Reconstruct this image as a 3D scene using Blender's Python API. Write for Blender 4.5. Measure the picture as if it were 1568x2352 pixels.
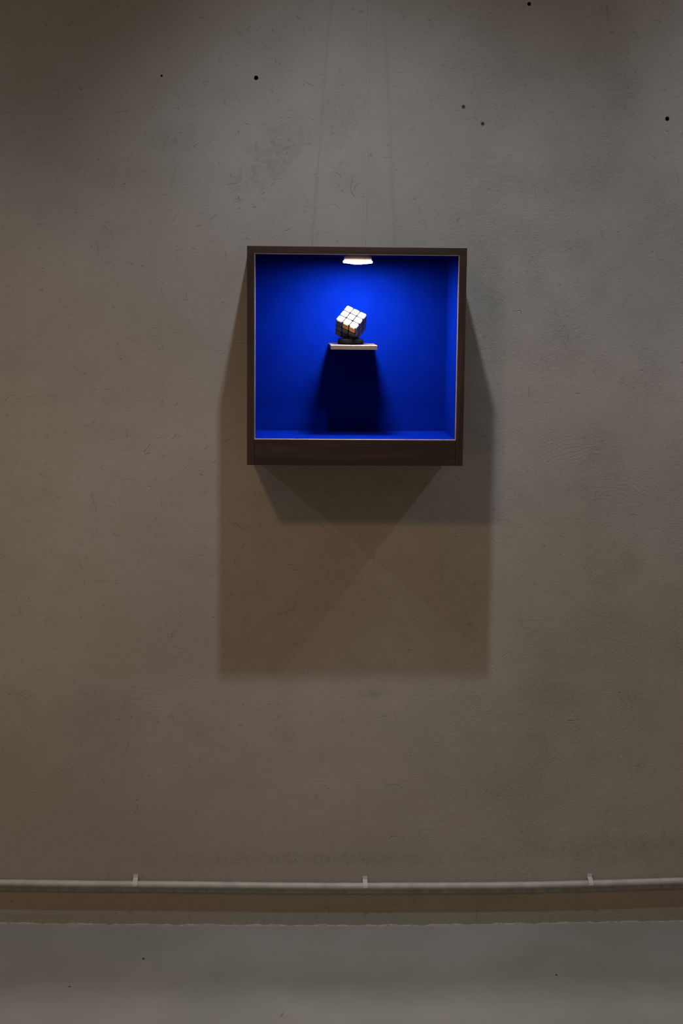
import bpy, bmesh, math, random
from mathutils import Vector, Matrix

for o in list(bpy.data.objects):
    bpy.data.objects.remove(o, do_unlink=True)
scene = bpy.context.scene
COL = scene.collection
rnd = random.Random(7)

# ------------------------------------------------------------------ camera
yaw, pitch, roll = 0.0465, -0.14584, 0.01112
cy, sy, cp, sp = math.cos(yaw), math.sin(yaw), math.cos(pitch), math.sin(pitch)
fwd = Vector((sy*cp, cy*cp, sp)); right = Vector((cy, -sy, 0)); up = right.cross(fwd)
r2 = math.cos(roll)*right + math.sin(roll)*up
u2 = -math.sin(roll)*right + math.cos(roll)*up
cam = bpy.data.cameras.new('camera')
cam.sensor_fit = 'VERTICAL'; cam.sensor_height = 36.0; cam.lens = 3455.56/2352*36.0
cam.clip_start = 0.05
cam_o = bpy.data.objects.new('camera', cam); COL.objects.link(cam_o)
m3 = Matrix((r2, u2, -fwd)).transposed()
cam_o.matrix_world = Matrix.Translation((0.0581, -3.9834, 1.7479)) @ m3.to_4x4()
scene.camera = cam_o

# ------------------------------------------------------------------ exposure, world
scene.view_settings.view_transform = 'Standard'
scene.view_settings.look = 'None'
scene.view_settings.exposure = 0.0
scene.view_settings.gamma = 1.0
scene.view_settings.use_curve_mapping = False
world = bpy.data.worlds.new('world'); scene.world = world
world.use_nodes = True
bg = world.node_tree.nodes['Background']
bg.inputs[0].default_value = (1.0, 0.80, 0.55, 1)      # warm light filling the dim gallery
bg.inputs[1].default_value = 0.115

# ------------------------------------------------------------------ gallery lights
def spot_beam(name, loc, target, power, color, radius, stops):
    """track spotlight with a measured beam profile: stops = [(angle in degrees, intensity)]"""
    l = bpy.data.lights.new(name, 'SPOT')
    l.energy = power; l.color = color; l.shadow_soft_size = radius
    l.spot_size = math.radians(150); l.spot_blend = 0.3
    ax = (Vector(target) - Vector(loc)).normalized()
    o = bpy.data.objects.new(name, l); COL.objects.link(o)
    o.location = loc; o.rotation_euler = ax.to_track_quat('-Z', 'Y').to_euler()
    l.use_nodes = True
    nt = l.node_tree; N = nt.nodes
    em = [n for n in N if n.type == 'EMISSION'][0]
    g = N.new('ShaderNodeNewGeometry')
    d = N.new('ShaderNodeVectorMath'); d.operation = 'DOT_PRODUCT'
    d.inputs[1].default_value = ax
    nt.links.new(g.outputs['Normal'], d.inputs[0])
    a = N.new('ShaderNodeMath'); a.operation = 'ABSOLUTE'; nt.links.new(d.outputs['Value'], a.inputs[0])
    c = N.new('ShaderNodeMath'); c.operation = 'ARCCOSINE'; nt.links.new(a.outputs[0], c.inputs[0])
    s = N.new('ShaderNodeMath'); s.operation = 'DIVIDE'; s.inputs[1].default_value = math.radians(75)
    nt.links.new(c.outputs[0], s.inputs[0])
    r = N.new('ShaderNodeValToRGB'); r.color_ramp.interpolation = 'B_SPLINE'
    els = r.color_ramp.elements
    while len(els) > 1: els.remove(els[-1])
    els[0].position = stops[0][0]/75.0; els[0].color = (stops[0][1],)*3 + (1,)
    for ang, v in stops[1:]:
        e = els.new(ang/75.0); e.color = (v, v, v, 1)
    nt.links.new(s.outputs[0], r.inputs[0])
    nt.links.new(r.outputs['Color'], em.inputs['Strength'])
    return o

COOL = (0.80, 0.90, 1.0)
WARM = (1.0, 0.62, 0.34)
BEAM = [(0, 1), (7, 1), (11, .80), (17, .60), (25, .48), (34, .20), (43, .04), (54, 0), (75, 0)]
DOWN = [(0, 1), (40, 1), (56, 1), (61, .62), (66, .19), (71, .03), (75, 0)]
spot_beam('track_spot_middle', (0.213, -0.931, 3.007), (0.33, 0, 0.75), 79, COOL, 0.030, BEAM)
spot_beam('track_spot_right', (1.80, -0.93, 3.0), (1.60, 0, 1.70), 70, COOL, 0.02, BEAM)
spot_beam('track_spot_left', (-2.00, -0.93, 3.0), (-1.50, 0, 1.52), 80, (0.84, 0.92, 1.0), 0.02, BEAM)

def disk(name, loc, target, power, color, size):
    l = bpy.data.lights.new(name, 'AREA'); l.shape = 'DISK'; l.size = size
    l.energy = power; l.color = color
    o = bpy.data.objects.new(name, l); COL.objects.link(o)
    o.location = loc
    o.rotation_euler = (Vector(target) - Vector(loc)).to_track_quat('-Z', 'Y').to_euler()
    return o
spot_beam('ceiling_downlight_warm', (-0.86, -2.75, 3.20), (-0.86, -2.75, 0), 70, WARM, 0.10, DOWN)
disk('far_lamp_warm', (-1.45, -4.2, 1.22), (0.3, 0, 1.3), 3.6, (1.0, 0.74, 0.48), 0.35)

# ------------------------------------------------------------------ material helpers
def newmat(name):
    m = bpy.data.materials.new(name); m.use_nodes = True
    return m, m.node_tree, m.node_tree.nodes['Principled BSDF']
class NB:
    """tiny node builder"""
    def __init__(s, nt): s.nt = nt
    def n(s, t, **kw):
        x = s.nt.nodes.new(t)
        for k, v in kw.items(): setattr(x, k, v)
        return x
    def link(s, a, b): s.nt.links.new(a, b)
    def set(s, sock, v):
        if hasattr(v, 'links'): s.nt.links.new(v, sock)
        else: sock.default_value = v
    def math(s, op, a, b=0.0, c=None, clamp=False):
        x = s.n('ShaderNodeMath', operation=op, use_clamp=clamp)
        s.set(x.inputs[0], a); s.set(x.inputs[1], b)
        if c is not None: s.set(x.inputs[2], c)
        return x.outputs[0]
    def vec(s, op, a, b=(0, 0, 0)):
        x = s.n('ShaderNodeVectorMath', operation=op)
        s.set(x.inputs[0], a); s.set(x.inputs[1], b)
        return x.outputs['Value'] if op in ('LENGTH', 'DOT_PRODUCT', 'DISTANCE') else x.outputs[0]
    def noise(s, v, scale, detail=2.0, rough=0.5, dist=0.0):
        x = s.n('ShaderNodeTexNoise')
        s.link(v, x.inputs['Vector']); x.inputs['Scale'].default_value = scale
        x.inputs['Detail'].default_value = detail; x.inputs['Roughness'].default_value = rough
        x.inputs['Distortion'].default_value = dist
        return x.outputs[0]
    def rng(s, v, a, b, c=0.0, d=1.0, smooth=True):
        x = s.n('ShaderNodeMapRange', interpolation_type='SMOOTHSTEP' if smooth else 'LINEAR')
        s.set(x.inputs[0], v)
        for i, k in enumerate((a, b, c, d)): x.inputs[i+1].default_value = k
        return x.outputs[0]
    def mix(s, f, a, b, mode='MIX'):
        x = s.n('ShaderNodeMix', data_type='RGBA', blend_type=mode)
        s.set(x.inputs[0], f); s.set(x.inputs[6], a); s.set(x.inputs[7], b)
        return x.outputs[2]
    def mapping(s, v, scale=(1, 1, 1), rot=(0, 0, 0), loc=(0, 0, 0)):
        x = s.n('ShaderNodeMapping'); s.link(v, x.inputs[0])
        x.inputs['Location'].default_value = loc; x.inputs['Rotation'].default_value = rot
        x.inputs['Scale'].default_value = scale
        return x.outputs[0]

def simple(name, col, rough=0.5, spec=0.5, emit=None, estr=0.0, metal=0.0, noise=0.0, nscale=30):
    m, nt, b = newmat(name); B = NB(nt)
    b.inputs['Roughness'].default_value = rough
    b.inputs['Specular IOR Level'].default_value = spec
    b.inputs['Metallic'].default_value = metal
    c4 = tuple(col) + (1,)
    if noise:
        tc = B.n('ShaderNodeTexCoord')
        f = B.noise(tc.outputs['Object'], nscale, 4, 0.6)
        B.link(B.mix(B.rng(f, 0.3, 0.7), tuple(c*(1-noise) for c in col)+(1,), tuple(c*(1+noise) for c in col)+(1,)), b.inputs['Base Color'])
    else:
        b.inputs['Base Color'].default_value = c4
    if emit:
        b.inputs['Emission Color'].default_value = tuple(emit)+(1,)
        b.inputs['Emission Strength'].default_value = estr
    return m

# ---- plaster wall
# marks of the photograph's wall: x, z, angle, length, width, amount
STROKES = [(-.100, 1.932, 38, .055, .0022, .5), (-.135, 1.912, 15, .026, .0028, .5), (-.150, 1.853, -6, .014, .0026, .7),
           (-.062, 1.912, -55, .014, .0022, .4), (-.045, 2.000, 20, .03, .002, .3), (.03, 1.995, 35, .02, .004, .4), (.055, 2.02, 50, .02, .003, .35),
           (-.06, 1.355, 25, .055, .0022, .4), (-.118, 1.332, 48, .03, .002, .35), (-.12, 1.33, 30, .08, .002, .22),
           (-.10, 1.325, 18, .06, .0018, .2), (-.19, .790, -20, .045, .0025, .4), (-.165, .770, -35, .045, .002, .3), (-.40, .42, -65, .035, .0035, .35),
           (-.30, .26, -35, .02, .003, .3), (.165, 1.96, 15, .03, .0016, .3), (1.085, 2.115, 8, .05, .0018, .35), (1.09, 2.07, 12, .045, .0018, .3),
           (.985, 1.96, 5, .03, .0018, .3), (.83, 1.985, 12, .05, .002, .3), (.88, 1.96, 20, .04, .002, .25), (1.00, 1.93, 32, .05, .002, .25),
           (.79, .868, 3, .10, .0030, .30), (.79, .864, 3, .07, .0022, -.35), (.745, .603, 5, .04, .0030, .30), (.742, .599, 4, .028, .0026, -.45),
           (1.015, .268, 1, .075, .0042, -.45), (1.085, .262, -6, .035, .003, -.35), (.93, .795, 32, .03, .0022, -.3), (.925, .79, 40, .03, .002, .3),
           (.97, .720, 24, .04, .002, .3), (.90, .63, 48, .06, .002, .22), (.915, .62, 48, .055, .002, -.2), (.93, .60, 46, .06, .002, .2),
           (.615, 1.83, 25, .03, .002, .35), (.64, 1.81, -22, .03, .002, .35), (.655, 1.725, -28, .04, .002, -.3), (.63, 1.735, -20, .04, .002, .25),
           (1.085, 2.47, 60, .03, .002, .3), (1.06, 2.465, -20, .03, .002, .3), (.57, 2.06, 30, .03, .002, .25), (.115, .80, 10, .004, .004, .8),
           (.35, .995, 4, .035, .002, .25), (-.26, .11, -10, .04, .003, .5), (.215, .047, -8, .022, .003, .6), (.40, .055, 2, .03, .0022, .5), (.455, .058, 2, .014, .0026, .5)]
def make_plaster():
    m, nt, b = newmat('plaster'); B = NB(nt)
    b.inputs['Roughness'].default_value = 0.85
    b.inputs['Specular IOR Level'].default_value = 0.2
    P = B.n('ShaderNodeTexCoord').outputs['Object']
    sx = B.n('ShaderNodeSeparateXYZ'); B.link(P, sx.inputs[0])
    X, Z = sx.outputs[0], sx.outputs[2]
    big = B.noise(P, 1.7, 3, 0.55)
    mid = B.noise(P, 7.0, 4, 0.6)
    col = B.mix(B.rng(big, 0.32, 0.68), (0.328, 0.293, 0.258, 1), (0.382, 0.344, 0.318, 1))
    col = B.mix(B.math('MULTIPLY', B.rng(mid, 0.5, 0.75), 0.30), col, (0.27, 0.243, 0.205, 1))
    spot = B.rng(B.noise(P, 75, 3, 0.65), 0.36, 0.64, 0.25, 1.15)
    # grey smudges with shapes of their own
    def blob(cx, cz, rx, rz, amt, c, nz=9.0, ang=0.0):
        nonlocal col
        mp = B.n('ShaderNodeMapping', vector_type='TEXTURE'); B.link(P, mp.inputs[0])
        mp.inputs['Location'].default_value = (cx, 0, cz); mp.inputs['Rotation'].default_value = (0, -math.radians(ang), 0)
        mp.inputs['Scale'].default_value = (rx, 1000, rz)
        d = B.vec('LENGTH', mp.outputs[0])
        d = B.math('ADD', d, B.math('MULTIPLY', B.math('SUBTRACT', B.noise(P, nz, 4, 0.7), 0.5), 2.4))
        col = B.mix(B.math('MULTIPLY', B.rng(d, 1.0, 0.1, 0.0, amt), spot), col, c)
    DK = (0.20, 0.178, 0.155, 1)
    blob(0.06, 2.09, .15, .07, .42, DK, 16, 48)
    blob(-.20, 2.13, .12, .05, .25, DK, 14)
    blob(0.23, 2.20, .09, .13, .25, DK, 14)
    blob(0.85, 2.37, .16, .10, .18, (0.25, 0.24, 0.17, 1))
    blob(0.34, 0.665, .07, .025, .40, DK, 18)
    blob(0.09, 0.55, .05, .035, .25, DK, 18)
    blob(0.19, 0.48, .05, .03, .25, DK, 18)
    blob(0.83, 0.66, .14, .05, .25, DK, 18)
    blob(1.04, 0.65, .05, .03, .30, DK, 18)
    blob(1.03, 1.02, .06, .05, .28, DK, 14)
    blob(-.40, 0.60, .16, .10, .25, DK, 10)
    blob(-.14, 0.55, .10, .09, .20, DK, 12)
    blob(-.62, 1.55, .05, .08, .22, DK, 14)
    blob(0.62, 1.74, .07, .12, .24, (0.24, 0.245, 0.25, 1), 12)
    blob(0.19, 0.19, .6, .03, .35, DK, 16)
    blob(1.0, 0.22, .5, .05, .30, DK, 16)
    # browner towards the wall's foot; lowest strip has the floor's bounce light painted in
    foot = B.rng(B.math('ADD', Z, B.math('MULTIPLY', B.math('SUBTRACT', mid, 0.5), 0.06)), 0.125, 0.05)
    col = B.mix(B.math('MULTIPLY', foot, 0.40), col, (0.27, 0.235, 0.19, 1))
    bounce = B.rng(B.math('ADD', Z, B.math('MULTIPLY', B.math('SUBTRACT', mid, 0.5), 0.03)), 0.046, 0.030)
    col = B.mix(B.math('MULTIPLY', bounce, 0.6), col, (0.265, 0.258, 0.215, 1))
    # specks
    sp_ = B.noise(P, 210, 2, 0.6)
    spm = B.rng(B.noise(P, 11, 2, 0.5), 0.42, 0.7)
    col = B.mix(B.math('MULTIPLY', B.rng(sp_, 0.66, 0.74), B.math('MULTIPLY', spm, 0.55)), col, (0.13, 0.115, 0.10, 1))
    # short curved trowel scratches: thin ridges of a warped noise, cut up by a mask
    def scratch(scale, width, mscale, lo, hi, rot, stretch):
        q = B.mapping(P, scale=stretch, rot=(0, rot, 0))
        n1 = B.noise(q, scale, 1.0, 0.35, 0.2)
        rdg = B.rng(B.math('ABSOLUTE', B.math('SUBTRACT', n1, 0.5)), 0.0, width, 1.0, 0.0)
        msk = B.rng(B.noise(P, mscale, 2, 0.6), lo, hi)
        return B.math('MULTIPLY', rdg, msk)
    s1 = scratch(13, 0.0042, 21, 0.59, 0.68, 0.35, (1, 1, 1.9))
    s2 = scratch(34, 0.012, 45, 0.58, 0.68, -0.6, (1, 1, 2.4))
    s3 = scratch(5, 0.0018, 14, 0.58, 0.65, 0.9, (1.2, 1, 1.6))
    scr = B.math('MAXIMUM', B.math('MAXIMUM', s1, s2), s3)
    col = B.mix(B.math('MULTIPLY', scr, 0.24), col, (0.11, 0.095, 0.08, 1))
    # single marks: dark strokes (amount > 0) and pale gouges (amount < 0)
    warp = B.n('ShaderNodeTexNoise'); warp.inputs['Scale'].default_value = 22; B.link(P, warp.inputs['Vector'])
    PW = B.vec('ADD', P, B.vec('MULTIPLY', B.vec('SUBTRACT', warp.outputs['Color'], (.5, .5, .5)), (.012, 0, .012)))
    for x, z, ang, ln, wd, amt in STROKES:
        q = B.n('ShaderNodeMapping', vector_type='TEXTURE'); B.link(PW, q.inputs[0])
        q.inputs['Location'].default_value = (x, 0, z); q.inputs['Rotation'].default_value = (0, -math.radians(ang), 0)
        q.inputs['Scale'].default_value = (ln/2, 1000, wd/2)
        f = B.rng(B.vec('LENGTH', q.outputs[0]), 1.0, 0.45, 0.0, abs(amt))
        col = B.mix(f, col, (0.10, 0.088, 0.075, 1) if amt > 0 else (0.46, 0.44, 0.41, 1))
    # comb-like trowel swirls
    rings = None
    def swirl(cx, cz, ox, oz, rx, rz, freq, amp):
        nonlocal rings
        q = B.vec('SUBTRACT', P, (ox, 0, oz))
        q = B.mapping(q, scale=(1, 0, 1))
        rr = B.math('ADD', B.vec('LENGTH', q), B.math('MULTIPLY', B.noise(P, 14, 3, 0.6), 0.03))
        w = B.rng(B.math('SINE', B.math('MULTIPLY', rr, freq)), 0.45, 1.0)
        e = B.mapping(P, scale=(1/rx, 0.0, 1/rz), loc=(-cx/rx, 0, -cz/rz))
        msk = B.rng(B.math('ADD', B.vec('LENGTH', e), B.math('MULTIPLY', B.math('SUBTRACT', B.noise(P, 34, 3, 0.6), 0.5), 2.4)), 0.9, 0.35)
        w = B.math('MULTIPLY', B.math('MULTIPLY', w, msk), amp)
        rings = w if rings is None else B.math('ADD', rings, w)
    swirl(0.69, 0.36, 0.52, 1.05, .11, .055, 1180, .55)
    swirl(0.83, 0.47, 0.60, 0.90, .06, .09, 900, .5)
    swirl(1.06, 0.34, 1.04, 0.80, .055, .032, 1150, .6)
    swirl(0.84, 1.33, 0.95, 1.05, .13, .06, 620, .6)
    swirl(1.0, 1.22, 0.95, 1.05, .12, .08, 520, .55)
    swirl(-.20, 0.66, -.30, 0.40, .16, .07, 420, .4)
    swirl(0.79, 1.95, 0.80, 1.45, .10, .05, 480, .45)
    # fine wrinkled skin, stronger to the right
    wr = B.noise(B.mapping(P, scale=(1, 1, 1.5), rot=(0, .25, 0)), 78, 4, 0.7, 1.4)
    wr = B.math('ABSOLUTE', B.math('SUBTRACT', wr, 0.5))                 # creased rather than wavy
    wr2 = B.noise(B.mapping(P, scale=(1, 1, 1.3), rot=(0, -.4, 0)), 170, 3, 0.65, 0.5)
    patch = B.rng(B.noise(P, 4.5, 3, 0.6), 0.38, 0.62, 0.15, 1.0)
    wr = B.math('MULTIPLY', wr, patch)
    side = B.rng(B.math('ADD', X, B.math('MULTIPLY', B.math('SUBTRACT', big, 0.5), 1.6)), 0.15, 0.75, 0.30, 1.0)
    h = B.math('MULTIPLY', B.math('ADD', B.math('MULTIPLY', wr, 0.0046), B.math('MULTIPLY', wr2, 0.0012)), side)
    h = B.math('ADD', h, B.math('MULTIPLY', big, 0.006))
    h = B.math('ADD', h, B.math('MULTIPLY', mid, 0.0018))
    h = B.math('SUBTRACT', h, B.math('MULTIPLY', scr, 0.0016))
    h = B.math('SUBTRACT', h, B.math('MULTIPLY', rings, 0.0006))
    bp = B.n('ShaderNodeBump'); bp.inputs['Strength'].default_value = 0.75; bp.inputs['Distance'].default_value = 1.0
    B.link(h, bp.inputs['Height']); B.link(bp.outputs[0], b.inputs['Normal'])
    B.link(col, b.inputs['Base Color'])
    return m

def make_floor_paint():
    m, nt, b = newmat('floor_paint'); B = NB(nt)
    b.inputs['Roughness'].default_value = 0.55
    b.inputs['Specular IOR Level'].default_value = 0.3
    P = B.n('ShaderNodeTexCoord').outputs['Object']
    big = B.noise(P, 2.4, 4, 0.6); fine = B.noise(P, 240, 2, 0.6); mid = B.noise(P, 16, 4, 0.65)
    col = B.mix(B.rng(big, 0.3, 0.7), (0.236, 0.230, 0.203, 1), (0.277, 0.269, 0.247, 1))
    col = B.mix(B.math('MULTIPLY', B.rng(mid, 0.52, 0.8), 0.25), col, (0.225, 0.212, 0.17, 1))
    col = B.mix(B.math('MULTIPLY', B.rng(fine, 0.7, 0.78), 0.4), col, (0.15, 0.14, 0.12, 1))
    B.link(col, b.inputs['Base Color'])
    bp = B.n('ShaderNodeBump'); bp.inputs['Strength'].default_value = 0.4
    B.link(B.math('ADD', B.math('MULTIPLY', big, 0.004), B.math('MULTIPLY', mid, 0.001)), bp.inputs['Height'])
    bp.inputs['Distance'].default_value = 1.0
    B.link(bp.outputs[0], b.inputs['Normal'])
    return m

def make_wood(name, c1, c2, axis, scale=1.0, rough=0.5, spec=0.35):
    m, nt, b = newmat(name); B = NB(nt)
    b.inputs['Roughness'].default_value = rough
    b.inputs['Specular IOR Level'].default_value = spec
    P = B.n('ShaderNodeTexCoord').outputs['Object']
    st = [14, 14, 14]; st[axis] = 0.9
    q = B.mapping(P, scale=tuple(k*scale for k in st))
    f = B.noise(q, 2.2, 6, 0.62, 0.5)
    st2 = [150, 150, 150]; st2[axis] = 4
    g = B.noise(B.mapping(P, scale=tuple(k*scale for k in st2)), 1.6, 3, 0.6)
    col = B.mix(B.rng(f, 0.33, 0.68), c1+(1,), c2+(1,))
    col = B.mix(B.math('MULTIPLY', B.rng(g, 0.52, 0.75), 0.5), col, tuple(k*0.45 for k in c1)+(1,))
    B.link(col, b.inputs['Base Color'])
    bp = B.n('ShaderNodeBump'); bp.inputs['Strength'].default_value = 0.25; bp.inputs['Distance'].default_value = 0.0006
    B.link(g, bp.inputs['Height']); B.link(bp.outputs[0], b.inputs['Normal'])
    return m

def make_blue():
    m, nt, b = newmat('ultramarine_paint'); B = NB(nt)
    b.inputs['Roughness'].default_value = 0.7
    b.inputs['Specular IOR Level'].default_value = 0.0
    P = B.n('ShaderNodeTexCoord').outputs['Object']
    f = B.noise(P, 22, 4, 0.6)
    B.link(B.mix(B.rng(f, 0.3, 0.7), (0.0004, 0.0054, 0.113, 1), (0.0006, 0.0065, 0.122, 1)), b.inputs['Base Color'])
    return m

M = {}
M['plaster'] = make_plaster()
M['hole'] = simple('hole_dark', (0.03, 0.026, 0.022), 0.95, 0.1)  # dark tone for the inside of the drilled holes
M['plug'] = simple('grey_plug', (0.10, 0.105, 0.095), 0.6)
M['floor'] = make_floor_paint()
M['lip'] = simple('floor_paint_lip', (0.40, 0.39, 0.36), 0.6, 0.3, noise=0.25, nscale=60)
M['grey_paint'] = simple('wall_grey_paint', (0.40, 0.385, 0.345), 0.7, 0.3, noise=0.18, nscale=40)
M['pipe'] = simple('pipe_grey_white', (0.41, 0.39, 0.37), 0.45, 0.4, noise=0.10, nscale=25)
M['clip'] = simple('clip_white', (0.52, 0.51, 0.48), 0.45, 0.4)
M['walnut_z'] = make_wood('walnut_upright', (0.016, 0.0085, 0.006), (0.040, 0.020, 0.0135), 2)
M['walnut_x'] = make_wood('walnut_across', (0.016, 0.0085, 0.006), (0.044, 0.022, 0.015), 0)
M['blue'] = make_blue()
M['ply'] = simple('raw_ply_edge', (0.20, 0.145, 0.115), 0.6, 0.3, noise=0.15, nscale=50)
M['pale_wood'] = make_wood('pale_wood', (0.060, 0.039, 0.030), (0.078, 0.053, 0.042), 0, 1.6, 0.5)
M['lamp_wood'] = make_wood('lamp_beech', (0.70, 0.46, 0.33), (0.80, 0.58, 0.44), 0, 2.0, 0.5)
M['lamp_band'] = simple('lamp_diffuser_band', (0.9, 0.9, 0.9), 0.4, 0.4, (1.0, 0.98, 0.95), 2.5)
M['lamp_shoulder'] = simple('lamp_diffuser_shoulder', (0.9, 0.9, 0.9), 0.4, 0.4, (1.0, 0.98, 0.95), 7)
M['lamp_lens'] = simple('lamp_diffuser_lens', (0.9, 0.9, 0.9), 0.4, 0.4, (1.0, 0.98, 0.95), 740)
M['black'] = simple('black_plastic', (0.0025, 0.0025, 0.0025), 0.6, 0.05)
M['rubber'] = simple('black_rubber', (0.0025, 0.0025, 0.0025), 0.95, 0.05)
M['tile_white'] = simple('tile_white', (0.16, 0.16, 0.157), 0.6, 0.1)
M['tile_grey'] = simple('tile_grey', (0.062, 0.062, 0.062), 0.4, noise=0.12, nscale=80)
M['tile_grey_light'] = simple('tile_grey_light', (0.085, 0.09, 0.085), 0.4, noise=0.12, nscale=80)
M['tile_orange'] = simple('tile_orange', (0.62, 0.23, 0.06), 0.4)
M['tile_ochre'] = simple('tile_ochre', (0.36, 0.24, 0.06), 0.4)
M['wire'] = simple('wire_pale', (0.37, 0.35, 0.33), 0.35, 0.5)
M['wire_bright'] = simple('wire_glossy', (0.44, 0.42, 0.37), 0.2, 0.6)
M['debris'] = simple('debris_dark', (0.05, 0.042, 0.03), 0.9)
M['straw'] = simple('debris_straw', (0.18, 0.14, 0.07), 0.8)

# ------------------------------------------------------------------ mesh helpers
def link(name, bm, mat, parent=None, smooth=False, loc=None):
    me = bpy.data.meshes.new(name)
    bmesh.ops.recalc_face_normals(bm, faces=bm.faces)
    bm.to_mesh(me); bm.free()
    for x in (mat if isinstance(mat, (list, tuple)) else [mat]): me.materials.append(x)
    if smooth:
        for p in me.polygons: p.use_smooth = True
    o = bpy.data.objects.new(name, me); COL.objects.link(o)
    if parent is not None: o.parent = parent
    if loc is not None: o.location = loc
    return o
def empty(name, loc, label, cat, group=None):
    o = bpy.data.objects.new(name, None); COL.objects.link(o); o.location = loc
    o.empty_display_size = 0.05
    tag(o, label, cat, group)
    return o
def tag(o, label, cat, group=None):
    o['label'] = label; o['category'] = cat
    if group: o['group'] = group
    return o
def bbox(x0, x1, y0, y1, z0, z1, bev=0.0, seg=1):
    bm = bmesh.new()
    r = bmesh.ops.create_cube(bm, size=1.0)
    for v in r['verts']:
        v.co = Vector((x0 + (v.co.x+.5)*(x1-x0), y0 + (v.co.y+.5)*(y1-y0), z0 + (v.co.z+.5)*(z1-z0)))
    if bev: bmesh.ops.bevel(bm, geom=bm.edges[:], offset=bev, segments=seg, affect='EDGES', profile=0.5)
    return bm
def lathe(prof, n=48):
    """prof: [(r, z)] revolved about z"""
    bm = bmesh.new(); rings = []
    for r, z in prof:
        if r < 1e-6: rings.append([bm.verts.new((0, 0, z))])
        else: rings.append([bm.verts.new((r*math.cos(2*math.pi*i/n), r*math.sin(2*math.pi*i/n), z)) for i in range(n)])
    for a, b in zip(rings, rings[1:]):
        for i in range(n):
            j = (i+1) % n
            if len(a) == 1 and len(b) == 1: continue
            if len(a) == 1: bm.faces.new((a[0], b[i], b[j]))
            elif len(b) == 1: bm.faces.new((a[i], b[0], a[j]))
            else: bm.faces.new((a[i], b[i], b[j], a[j]))
    return bm
def tube(pts, r, n=12, bm=None, cap=True):
    bm = bm or bmesh.new(); pts = [Vector(p) for p in pts]; rings = []
    for k, p in enumerate(pts):
        t = (pts[min(k+1, len(pts)-1)] - pts[max(k-1, 0)]).normalized()
        a = t.cross(Vector((0, 1, 0)))
        if a.length < 1e-3: a = t.cross(Vector((1, 0, 0)))
        a.normalize(); b = t.cross(a)
        rings.append([bm.verts.new(p + r*(math.cos(2*math.pi*i/n)*a + math.sin(2*math.pi*i/n)*b)) for i in range(n)])
    for a, b in zip(rings, rings[1:]):
        for i in range(n): bm.faces.new((a[i], a[(i+1) % n], b[(i+1) % n], b[i]))
    if cap: bm.faces.new(rings[0]); bm.faces.new(rings[-1])
    return bm
def interp(tab, x):
    """smooth interpolation through a few measured points"""
    if x <= tab[0][0]: return tab[0][1]
    if x >= tab[-1][0]: return tab[-1][1]
    for k in range(len(tab)-1):
        if tab[k][0] <= x <= tab[k+1][0]:
            p1, p2 = tab[k][1], tab[k+1][1]
            h = tab[k+1][0]-tab[k][0]; t = (x-tab[k][0])/h
            m1 = (tab[k+1][1]-tab[k-1][1])/(tab[k+1][0]-tab[k-1][0]) if k > 0 else (p2-p1)/h
            m2 = (tab[k+2][1]-tab[k][1])/(tab[k+2][0]-tab[k][0]) if k+2 < len(tab) else (p2-p1)/h
            return ((2*t**3-3*t**2+1)*p1 + (t**3-2*t**2+t)*h*m1 + (-2*t**3+3*t**2)*p2 + (t**3-t**2)*h*m2)

# ------------------------------------------------------------------ the setting
X0, X1, ZT = -2.4, 2.6, 3.3
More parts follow.
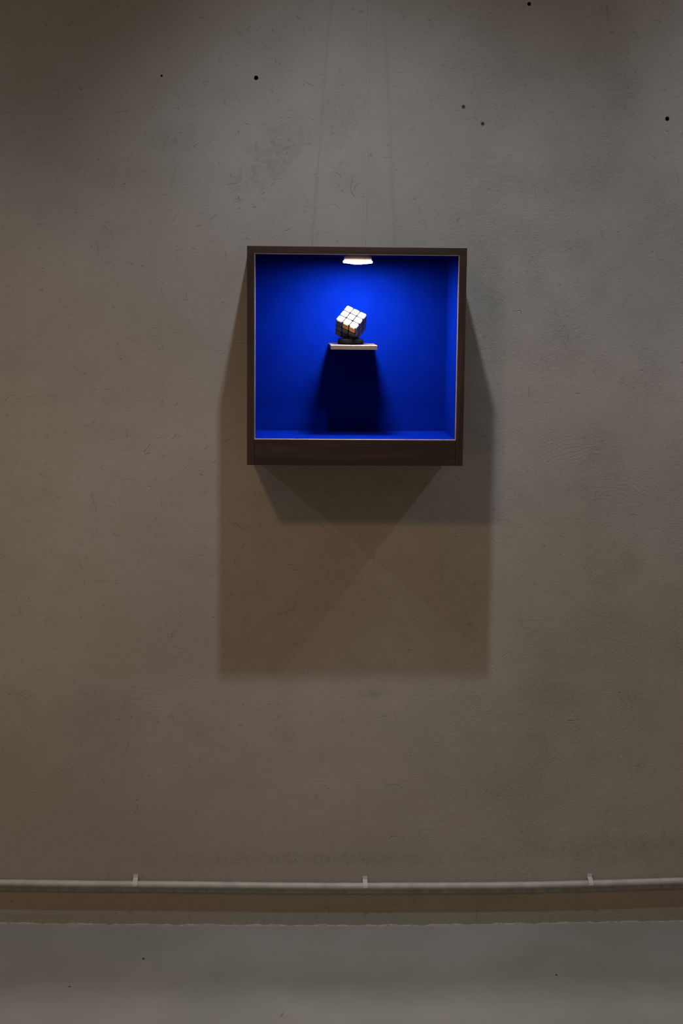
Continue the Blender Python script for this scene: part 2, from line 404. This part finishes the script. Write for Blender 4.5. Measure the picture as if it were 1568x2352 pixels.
# hole: x, z, radius, and the row of the wall mesh it sits in (z from, z to)
HOLES = [(-0.229, 2.2872, .0026, 2.268, 2.305), (0.0121, 2.2859, .0052, 2.268, 2.305), (0.5473, 2.2231, .0042, 2.2105, 2.240),
         (0.5982, 2.1810, .0042, 2.165, 2.1925), (1.0810, 2.2008, .0052, 2.1925, 2.2105), (0.7109, 2.4820, .0046, 2.466, 2.498)]
def make_wall():
    xs = sorted({X0, X1} | {x for x in (X0 + .25*i for i in range(1, 20)) if all(abs(x-h[0]) > .017 for h in HOLES)} | {h[0]+s*.016 for h in HOLES for s in (-1, 1)})
    zs = sorted({-0.03, ZT} | {z for z in (.25*i for i in range(1, 13)) if all(not h[3]-.001 < z < h[4]+.001 for h in HOLES)} | {h[3] for h in HOLES} | {h[4] for h in HOLES})
    bm = bmesh.new()
    V = {}
    def v(i, k):
        if (i, k) not in V: V[i, k] = bm.verts.new((xs[i], 0, zs[k]))
        return V[i, k]
    for i in range(len(xs)-1):
        for k in range(len(zs)-1):
            mx, mz = (xs[i]+xs[i+1])/2, (zs[k]+zs[k+1])/2
            hs = [h for h in HOLES if abs(h[0]-mx) < .016 and h[3] < mz < h[4]]
            q = (v(i, k), v(i+1, k), v(i+1, k+1), v(i, k+1))
            if not hs:
                bm.faces.new(q); continue
            hx, hz, hr = hs[0][:3]
            n = 20; prev = None
            for depth, rr in ((0, 1.18), (.0016, 1.0), (.03, .92)):
                ring = []
                for j in range(n):
                    a = 2*math.pi*j/n
                    r = hr*rr*(1 + (rnd.uniform(-.10, .10) if depth == 0 else rnd.uniform(-.04, .04)))
                    ring.append(bm.verts.new((hx+r*math.cos(a), depth, hz+r*math.sin(a))))
                if prev is None:
                    corner = [q[2], q[3], q[0], q[1]]     # quadrants 0..3 counter-clockwise from +x+z
                    for j in range(n):
                        qd = int((j+.5)/n*4) % 4
                        bm.faces.new((ring[j], ring[(j+1) % n], corner[qd]))
                        if j % (n//4) == 0: bm.faces.new((ring[j], corner[qd], corner[(qd-1) % 4]))
                else:
                    for j in range(n):
                        f = bm.faces.new((prev[j], prev[(j+1) % n], ring[(j+1) % n], ring[j])); f.material_index = 1 if depth > .01 else 0
                prev = ring
            f = bm.faces.new(prev); f.material_index = 1
    me = bpy.data.meshes.new('wall_back')
    # make the room side face -y
    bmesh.ops.recalc_face_normals(bm, faces=bm.faces)
    f0 = min(bm.faces, key=lambda f: f.calc_center_median().x)
    if f0.normal.y > 0: bmesh.ops.reverse_faces(bm, faces=bm.faces[:])
    # back side of the wall, so it has a body
    bk = [bm.verts.new(c) for c in ((X0, .12, -0.03), (X1, .12, -0.03), (X1, .12, ZT), (X0, .12, ZT))]
    bm.faces.new(bk)
    bm.to_mesh(me); bm.free()
    me.materials.append(M['plaster']); me.materials.append(M['hole'])
    o = bpy.data.objects.new('wall_back', me); COL.objects.link(o)
    o['kind'] = 'structure'
    return o
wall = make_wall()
# plastic plugs left in two of the holes: short sleeves a little recessed
for hx, hz, hr in (HOLES[2][:3], HOLES[3][:3]):
    R = hr*0.90
    bm = lathe([(R*.50, .016), (R*.52, -.0004), (R*.62, -.0009), (R*1.28, -.0007), (R*1.32, -.0001), (R*.98, .0006), (R*.95, .016)], 20)
    bmesh.ops.rotate(bm, verts=bm.verts, matrix=Matrix.Rotation(-math.pi/2, 3, 'X'))
    link('wall_plug', bm, M['plug'], wall, True, (hx, 0, hz))

FLOOR = [(-2.4, .010), (-1.2, .011), (-.688, .0095), (-.45, .0045), (-.209, .0008), (.256, -.0052), (.52, -.0060), (.765, -.0045), (1.22, -.0002), (1.8, .001), (2.6, .001)]
def floor_z(x, y):
    return interp(FLOOR, x)*math.exp(-abs(y)/0.9)
def make_floor():
    bm = bmesh.new()
    xs = [X0 + (X1-X0)*i/60 for i in range(61)]
    ys = [0.0, -.05, -.1, -.2, -.3, -.45, -.6, -.9, -1.3, -2, -3, -4.5, -6]
    g = [[bm.verts.new((x, y, floor_z(x, y))) for x in xs] for y in ys]
    for a, b in zip(g, g[1:]):
        for i in range(60): bm.faces.new((a[i], a[i+1], b[i+1], b[i]))
    o = link('floor', bm, M['floor'], None, True); o['kind'] = 'structure'
    if o.data.polygons[0].normal.z < 0: o.data.flip_normals()
    return o
floor = make_floor()

# grey paint band on the wall below the conduit, and the ragged lip of floor paint
PIPE = [(-2.4, .150), (-1.2, .1495), (-.681, .1475), (-.45, .1425), (-.2066, .1390), (.02, .1345), (.2539, .1310), (.5, .1300), (.7582, .1300), (1.0, .1345), (1.2085, .1395), (1.8, .146), (2.6, .150)]
PR, PY = 0.0098, -0.0160
def pipe_z(x): return interp(PIPE, x) - 0.0145
def band(name, ztop, zbot, th, mat, nx, jag):
    bm = bmesh.new(); rows = []
    for i in range(nx+1):
        x = X0 + (X1-X0)*i/nx
        a, b = ztop(x) + rnd.uniform(-jag, jag), zbot(x) + rnd.uniform(-jag, jag)*.6
        rows.append([bm.verts.new(c) for c in ((x, -.0001, b), (x, -th, b), (x, -th*.8, a), (x, -.0001, a))])
    for r, s in zip(rows, rows[1:]):
        for k in range(3): bm.faces.new((r[k], r[k+1], s[k+1], s[k]))
    return link(name, bm, mat)
t1 = band('trim_1', lambda x: pipe_z(x)+.004, lambda x: pipe_z(x)-.0275, .0016, M['grey_paint'], 260, .0006); t1['kind'] = 'structure'
t2 = band('trim_2', lambda x: floor_z(x, 0)+.0022+.0012*math.sin(x*37)+.001*math.sin(x*101), lambda x: floor_z(x, 0)-.002, .0026, M['lip'], 500, .0011); t2['kind'] = 'structure'

# ------------------------------------------------------------------ conduit pipe and its clips
n = 80
bm = tube([(X0+.02 + (X1-X0-.04)*i/n, PY, pipe_z(X0+.02 + (X1-X0-.04)*i/n)) for i in range(n+1)], PR, 20)
bm.transform(Matrix.Translation((-.26, 0, -.12)))
pipe = tag(link('conduit_pipe', bm, M['pipe'], None, True, (.26, 0, .12)), 'long greyish white conduit pipe running along the wall just above the floor', 'pipe')
def make_clip():
    """saddle clip: a tab on the wall above the pipe and a strap bent over the pipe's upper front, a thin lip below"""
    w = .0065; bm = bmesh.new()
    r0, r1 = PR+.0004, PR+.0024
    inner, outer = [], []
    inner.append((-.0004, PR+.0135)); outer.append((-.0028, PR+.0135))
    inner.append((-.0004, PR+.0030)); outer.append((-.0036, PR+.0052))
    for d in range(100, 196, 12):
        a = math.radians(d)
        inner.append((PY + r0*math.cos(a), r0*math.sin(a))); outer.append((PY + r1*math.cos(a), r1*math.sin(a)))
    prof = [(y, z) for y, z in inner] + [(y, z) for y, z in reversed(outer)]
    L = [bm.verts.new((-w, y, z)) for y, z in prof]; R = [bm.verts.new((w, y, z)) for y, z in prof]
    N_ = len(prof)
    for i in range(N_):
        j = (i+1) % N_; bm.faces.new((L[i], L[j], R[j], R[i]))
    k = len(inner)
    for i in range(k-1):
        bm.faces.new((L[i], L[i+1], L[N_-2-i], L[N_-1-i])); bm.faces.new((R[i], R[N_-1-i], R[N_-2-i], R[i+1]))
    return bm
clips = ['white pipe clip holding the conduit on the left, under bare wall',
         'white pipe clip holding the conduit in the middle, straight below the blue display box',
         'white pipe clip holding the conduit on the right, under a pale gouge in the plaster']
c0 = None
for cx, lab in zip((-.3136, .320, .9493), clips):
    if c0 is None:
        c0 = empty('pipe_clip', (0, 0, 0), lab, 'clip', 'clips along the conduit')
        link('strap', make_clip(), M['clip'], c0)
        link('lower_lip', bbox(-.0062, .0062, -.0095, -.0019, -PR-.0045, -PR-.0028, .0004), M['clip'], c0)
        c = c0
    else:
        c = c0.copy(); COL.objects.link(c); c['label'] = lab
        for ch in list(c0.children):
            d = ch.copy(); COL.objects.link(d); d.parent = c
    c.location = (cx, 0, pipe_z(cx))

# ------------------------------------------------------------------ the display box
XL, XR, ZB, ZTOP, YF = -.0052, .5348, 1.3163, 1.8551, -.2478
IX0, IX1, IZ0, IZ1 = .0150, .5143, 1.3825, 1.8352        # blue lining, inside
LT = .0025                                               # lining thickness
base = Vector(((XL+XR)/2, 0, ZB))
box = empty('display_box', base, 'square walnut display box with deep blue lining, hung on the plaster wall', 'display box')
box.rotation_euler = (0, -.0017, 0)
def part(name, bm, mat, parent=box, off=base):
    bm.transform(Matrix.Translation(-off))
    return link(name, bm, mat, parent)
WX0, WX1, WZ0, WZ1 = IX0-LT, IX1+LT, IZ0-LT, IZ1+LT
BV = .0007
part('side_panel', bbox(XL, WX0, YF, -.001, ZB, WZ1, BV), M['walnut_z'])
part('side_panel', bbox(WX1, XR, YF, -.001, ZB, WZ1, BV), M['walnut_z'])
part('top_panel', bbox(XL, XR, YF, -.001, WZ1+.0001, ZTOP, BV), M['walnut_x'])
part('bottom_rail', bbox(WX0+.0003, WX1-.0003, YF+.0006, YF+.018, ZB, WZ0, BV), M['walnut_x'])
part('bottom_panel', bbox(WX0+.0003, WX1-.0003, YF+.0185, -.0095, ZB+.004, ZB+.016, BV), M['walnut_x'])
part('back_panel', bbox(WX0+.0003, WX1-.0003, -.0088, -.001, ZB+.004, WZ1-.0003), M['ply'])
def liner(x0, x1, y0, y1, z0, z1, edge=None):
    p = part('lining_panel', bbox(x0, x1, y0, y1, z0, z1), M['blue'])
    p['label'] = 'deep blue painted lining'
    if edge:
        e = bbox(*edge[:6])
        # ease the inner front arris so that it catches the lamp
        ax, val = edge[6]
        es = [k for k in e.edges if all(abs(v.co[ax]-val) < 1e-6 and abs(v.co.y-edge[2]) < 1e-6 for v in k.verts)]
        bmesh.ops.bevel(e, geom=es, offset=.0014, segments=3, affect='EDGES', profile=0.5)
        e.transform(Matrix.Translation(-base))
        s = link('raw_edge', e, M['ply'], p); s['label'] = 'pale unpainted front edge of the lining'
    return p
YE = YF + .0028
liner(WX0+.0002, WX1-.0002, -.0120, -.0089, WZ0, WZ1-.0002)
liner(WX0, IX0, YE, -.0121, IZ0, IZ1, (WX0, IX0, YE-.0024, YE-.0001, IZ0, IZ1, (0, IX0)))
liner(IX1, WX1, YE, -.0121, IZ0, IZ1, (IX1, WX1, YE-.0024, YE-.0001, IZ0, IZ1, (0, IX1)))
liner(WX0, WX1, YE, -.0121, WZ0, IZ0-.0001, (WX0, WX1, YE-.0024, YE-.0001, WZ0, IZ0-.0001, (2, IZ0-.0001)))
liner(WX0, WX1, YE, -.0121, IZ1+.0001, WZ1, (WX0, WX1, YE-.0024, YE-.0001, IZ1+.0001, WZ1, (2, IZ1+.0001)))

# ------------------------------------------------------------------ puck lamp under the box top (its light is its own lens)
LX, LY = .2683, -.190
lamp = empty('puck_lamp', (LX, LY, IZ1-.0002), 'small round pale wooden lamp glowing white under the box top', 'lamp')
link('lamp_body', lathe([(0, 0), (.0325, 0), (.0332, -.0006), (.0338, -.0022), (.0342, -.0070), (.0346, -.0122), (0, -.0122)]), M['lamp_wood'], lamp, True)
ring = link('diffuser_ring', lathe([(.0300, -.0124), (.0366, -.0124), (.0370, -.0131), (.0370, -.0160), (.0363, -.0174), (.0350, -.0180), (.0339, -.0176), (.0339, -.0166), (.0300, -.0160), (.0300, -.0124)]), [M['lamp_band'], M['lamp_shoulder']], lamp, True)
ring['label'] = 'glowing white rim of the lamp'
for p_ in ring.data.polygons:          # extra glow added to the rim's shoulder to brighten the wooden body
    if p_.normal.z > .8: p_.material_index = 1
prof = [(.0338*math.sqrt(1-t), -.0168 - .0037*t) for t in (0, .2, .4, .6, .8, .95)] + [(0, -.0205)]
link('lens', lathe(prof), M['lamp_lens'], lamp, True)['label'] = 'bright white shallow dome giving the light'

# ------------------------------------------------------------------ shelf
SX0, SX1, SZ = .2035, .3222, 1.6124
shelf = tag(link('small_shelf', bbox(-(SX1-SX0)/2, (SX1-SX0)/2, -.156, 0, -.0112, 0, .0006), M['pale_wood'], None, False, ((SX0+SX1)/2, -.0122, SZ)),
            'small pale wooden shelf jutting from the blue back of the box', 'shelf')

# ------------------------------------------------------------------ cube on its stand
CU = Vector((0.8433, -0.3672, -0.3925)); CV = Vector((-0.5375, -0.5741, -0.6177)); CW = Vector((0.0015, 0.7318, -0.6815))
S = .0580; CYc = -.100
CC = Vector((.2577, CYc, SZ + .0016 + S/2*(-(CU+CV+CW).z)))
stand = tag(link('cube_stand', lathe([(0, .0002), (.0318, .0002), (.0330, .0018), (.0326, .0125), (.0316, .0142), (.0300, .0146), (.0284, .0138), (.0235, .0040), (.0200, .0010), (0, .0010)], 40), M['rubber'], None, True,
            (CC.x, CC.y, SZ)), 'low round black cup under the tilted puzzle cube on the shelf', 'stand')
cube = empty('puzzle_cube', CC, 'three by three puzzle cube tilted on one corner above the small shelf, top face white', 'puzzle cube')
cube.rotation_euler = Matrix((CU, CV, CW)).transposed().to_euler()
c3 = S/3
g = .00022
cub_bm = bbox(-c3/2+g, c3/2-g, -c3/2+g, c3/2-g, -c3/2+g, c3/2-g, .0011, 2)
cub_me = bpy.data.meshes.new('cubie'); cub_bm.to_mesh(cub_me); cub_bm.free(); cub_me.materials.append(M['black'])
def tile_mesh(mat):
    """rounded square sticker in the xy plane, facing +z"""
    h, r, t = c3/2-.0012, .0024, .0004
    bm = bmesh.new(); lo, hi = [], []
    for cxs, cys, a0 in ((1, 1, 0), (-1, 1, 90), (-1, -1, 180), (1, -1, 270)):
        for k in range(4):
            a = math.radians(a0 + 30*k)
            x, y = cxs*(h-r)+r*math.cos(a), cys*(h-r)+r*math.sin(a)
            lo.append(bm.verts.new((x, y, -.0002))); hi.append(bm.verts.new((x*.985, y*.985, t)))
    bm.faces.new(hi); bm.faces.new(lo)
    for i in range(16): bm.faces.new((lo[i], lo[(i+1) % 16], hi[(i+1) % 16], hi[i]))
    bmesh.ops.recalc_face_normals(bm, faces=bm.faces)
    me = bpy.data.meshes.new('sticker'); bm.to_mesh(me); bm.free(); me.materials.append(mat)
    return me
TM = {k: tile_mesh(M[k]) for k in ('tile_white', 'tile_grey', 'tile_grey_light', 'tile_orange', 'tile_ochre')}
core = link('core', bbox(-c3*.9, c3*.9, -c3*.9, c3*.9, -c3*.9, c3*.9, .002), M['black'], cube)
for i in range(3):
    for j in range(3):
        for k in range(3):
            if (i, j, k) == (1, 1, 1): continue
            c = bpy.data.objects.new('cubie', cub_me); COL.objects.link(c); c.parent = cube
            c.location = ((i-1)*c3, (j-1)*c3, (k-1)*c3)
            for ax, val in ((0, i), (1, j), (2, k)):
                if val == 1: continue
                sgn = val-1
                nrm = Vector((0, 0, 0)); nrm[ax] = sgn
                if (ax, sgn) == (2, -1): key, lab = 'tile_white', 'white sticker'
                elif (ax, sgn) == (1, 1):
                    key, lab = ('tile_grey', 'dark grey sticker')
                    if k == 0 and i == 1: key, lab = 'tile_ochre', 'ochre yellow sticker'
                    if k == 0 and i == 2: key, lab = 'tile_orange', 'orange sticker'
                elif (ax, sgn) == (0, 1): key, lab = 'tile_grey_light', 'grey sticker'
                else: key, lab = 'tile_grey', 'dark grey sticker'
                s = bpy.data.objects.new('sticker', TM[key]); COL.objects.link(s); s.parent = c
                s.location = nrm*(c3/2-g)
                s.rotation_euler = nrm.to_track_quat('Z', 'Y').to_euler()
                s['label'] = lab

# ------------------------------------------------------------------ hanging wires above the box
zb = ZTOP
def wire(name, pts, r, mat, lab):
    org = Vector(pts[0]); pts = [Vector(p) for p in pts]
    a, b = pts[0], pts[-1]
    pts = [a, a + (pts[1]-a).normalized()*.001] + [a.lerp(pts[1], .5)] + pts[1:-1] + [b + (pts[-2]-b).normalized()*.001, b]
    return tag(link(name, tube([Vector(p)-org for p in pts], r, 8), mat, None, True, org), lab, 'wire')
wire('hanging_wire', [(.1575, -.0035, zb+.0005), (.1620, -.0030, 1.92), (.1933, -.0026, 2.3744), (.2680, -.0026, 3.26)], .0011, M['wire'],
     'thin grey wire slanting up the wall from the left of the box top')
wire('hanging_wire', [(.3752, -.0035, zb+.0005), (.3735, -.0030, 1.92), (.3441, -.0026, 2.3771), (.2760, -.0026, 3.26)], .0012, M['wire'],
     'thin grey wire slanting up the wall from the right of the box top')
wire('hanging_wire', [(.2972, -.0050, zb+.0005), (.2976, -.0040, 2.1), (.3014, -.0045, 2.473), (.3060, -.0050, 3.26)], .0011, M['wire_bright'],
     'thin glinting wire running straight up from the middle of the box top')

# ------------------------------------------------------------------ bits on the floor
def crumb(x, y, sx, sy_, sz, rot, mat, lab, cat, name):
    bm = bmesh.new(); bmesh.ops.create_icosphere(bm, subdivisions=2, radius=1)
    for v in bm.verts:
        v.co *= rnd.uniform(.75, 1.15)
        v.co = Vector((v.co.x*sx, v.co.y*sy_, max(v.co.z, -.6)*sz))
    o = tag(link(name, bm, mat, None, False, (x, y, floor_z(x, y)+.6*sz-.0001)), lab, cat)
    o.rotation_euler = (0, 0, rot)
crumb(-.2757, -.2153, .0030, .0045, .0020, .3, M['debris'], 'dark brown crumb lying on the left of the grey floor', 'crumb', 'crumb')
crumb(.8000, -.3240, .0036, .0030, .0014, .8, M['debris'], 'dark flake lying on the right of the grey floor', 'crumb', 'floor_flake')
crumb(-.4471, -.3742, .0042, .0024, .0010, .2, M['debris'], 'thin dark flake near the lower left of the floor', 'crumb', 'floor_flake')
crumb(.0869, -.5274, .0016, .0130, .0012, -.35, M['straw'], 'short straw-coloured splinter lying near the front of the floor', 'splinter', 'wood_splinter')
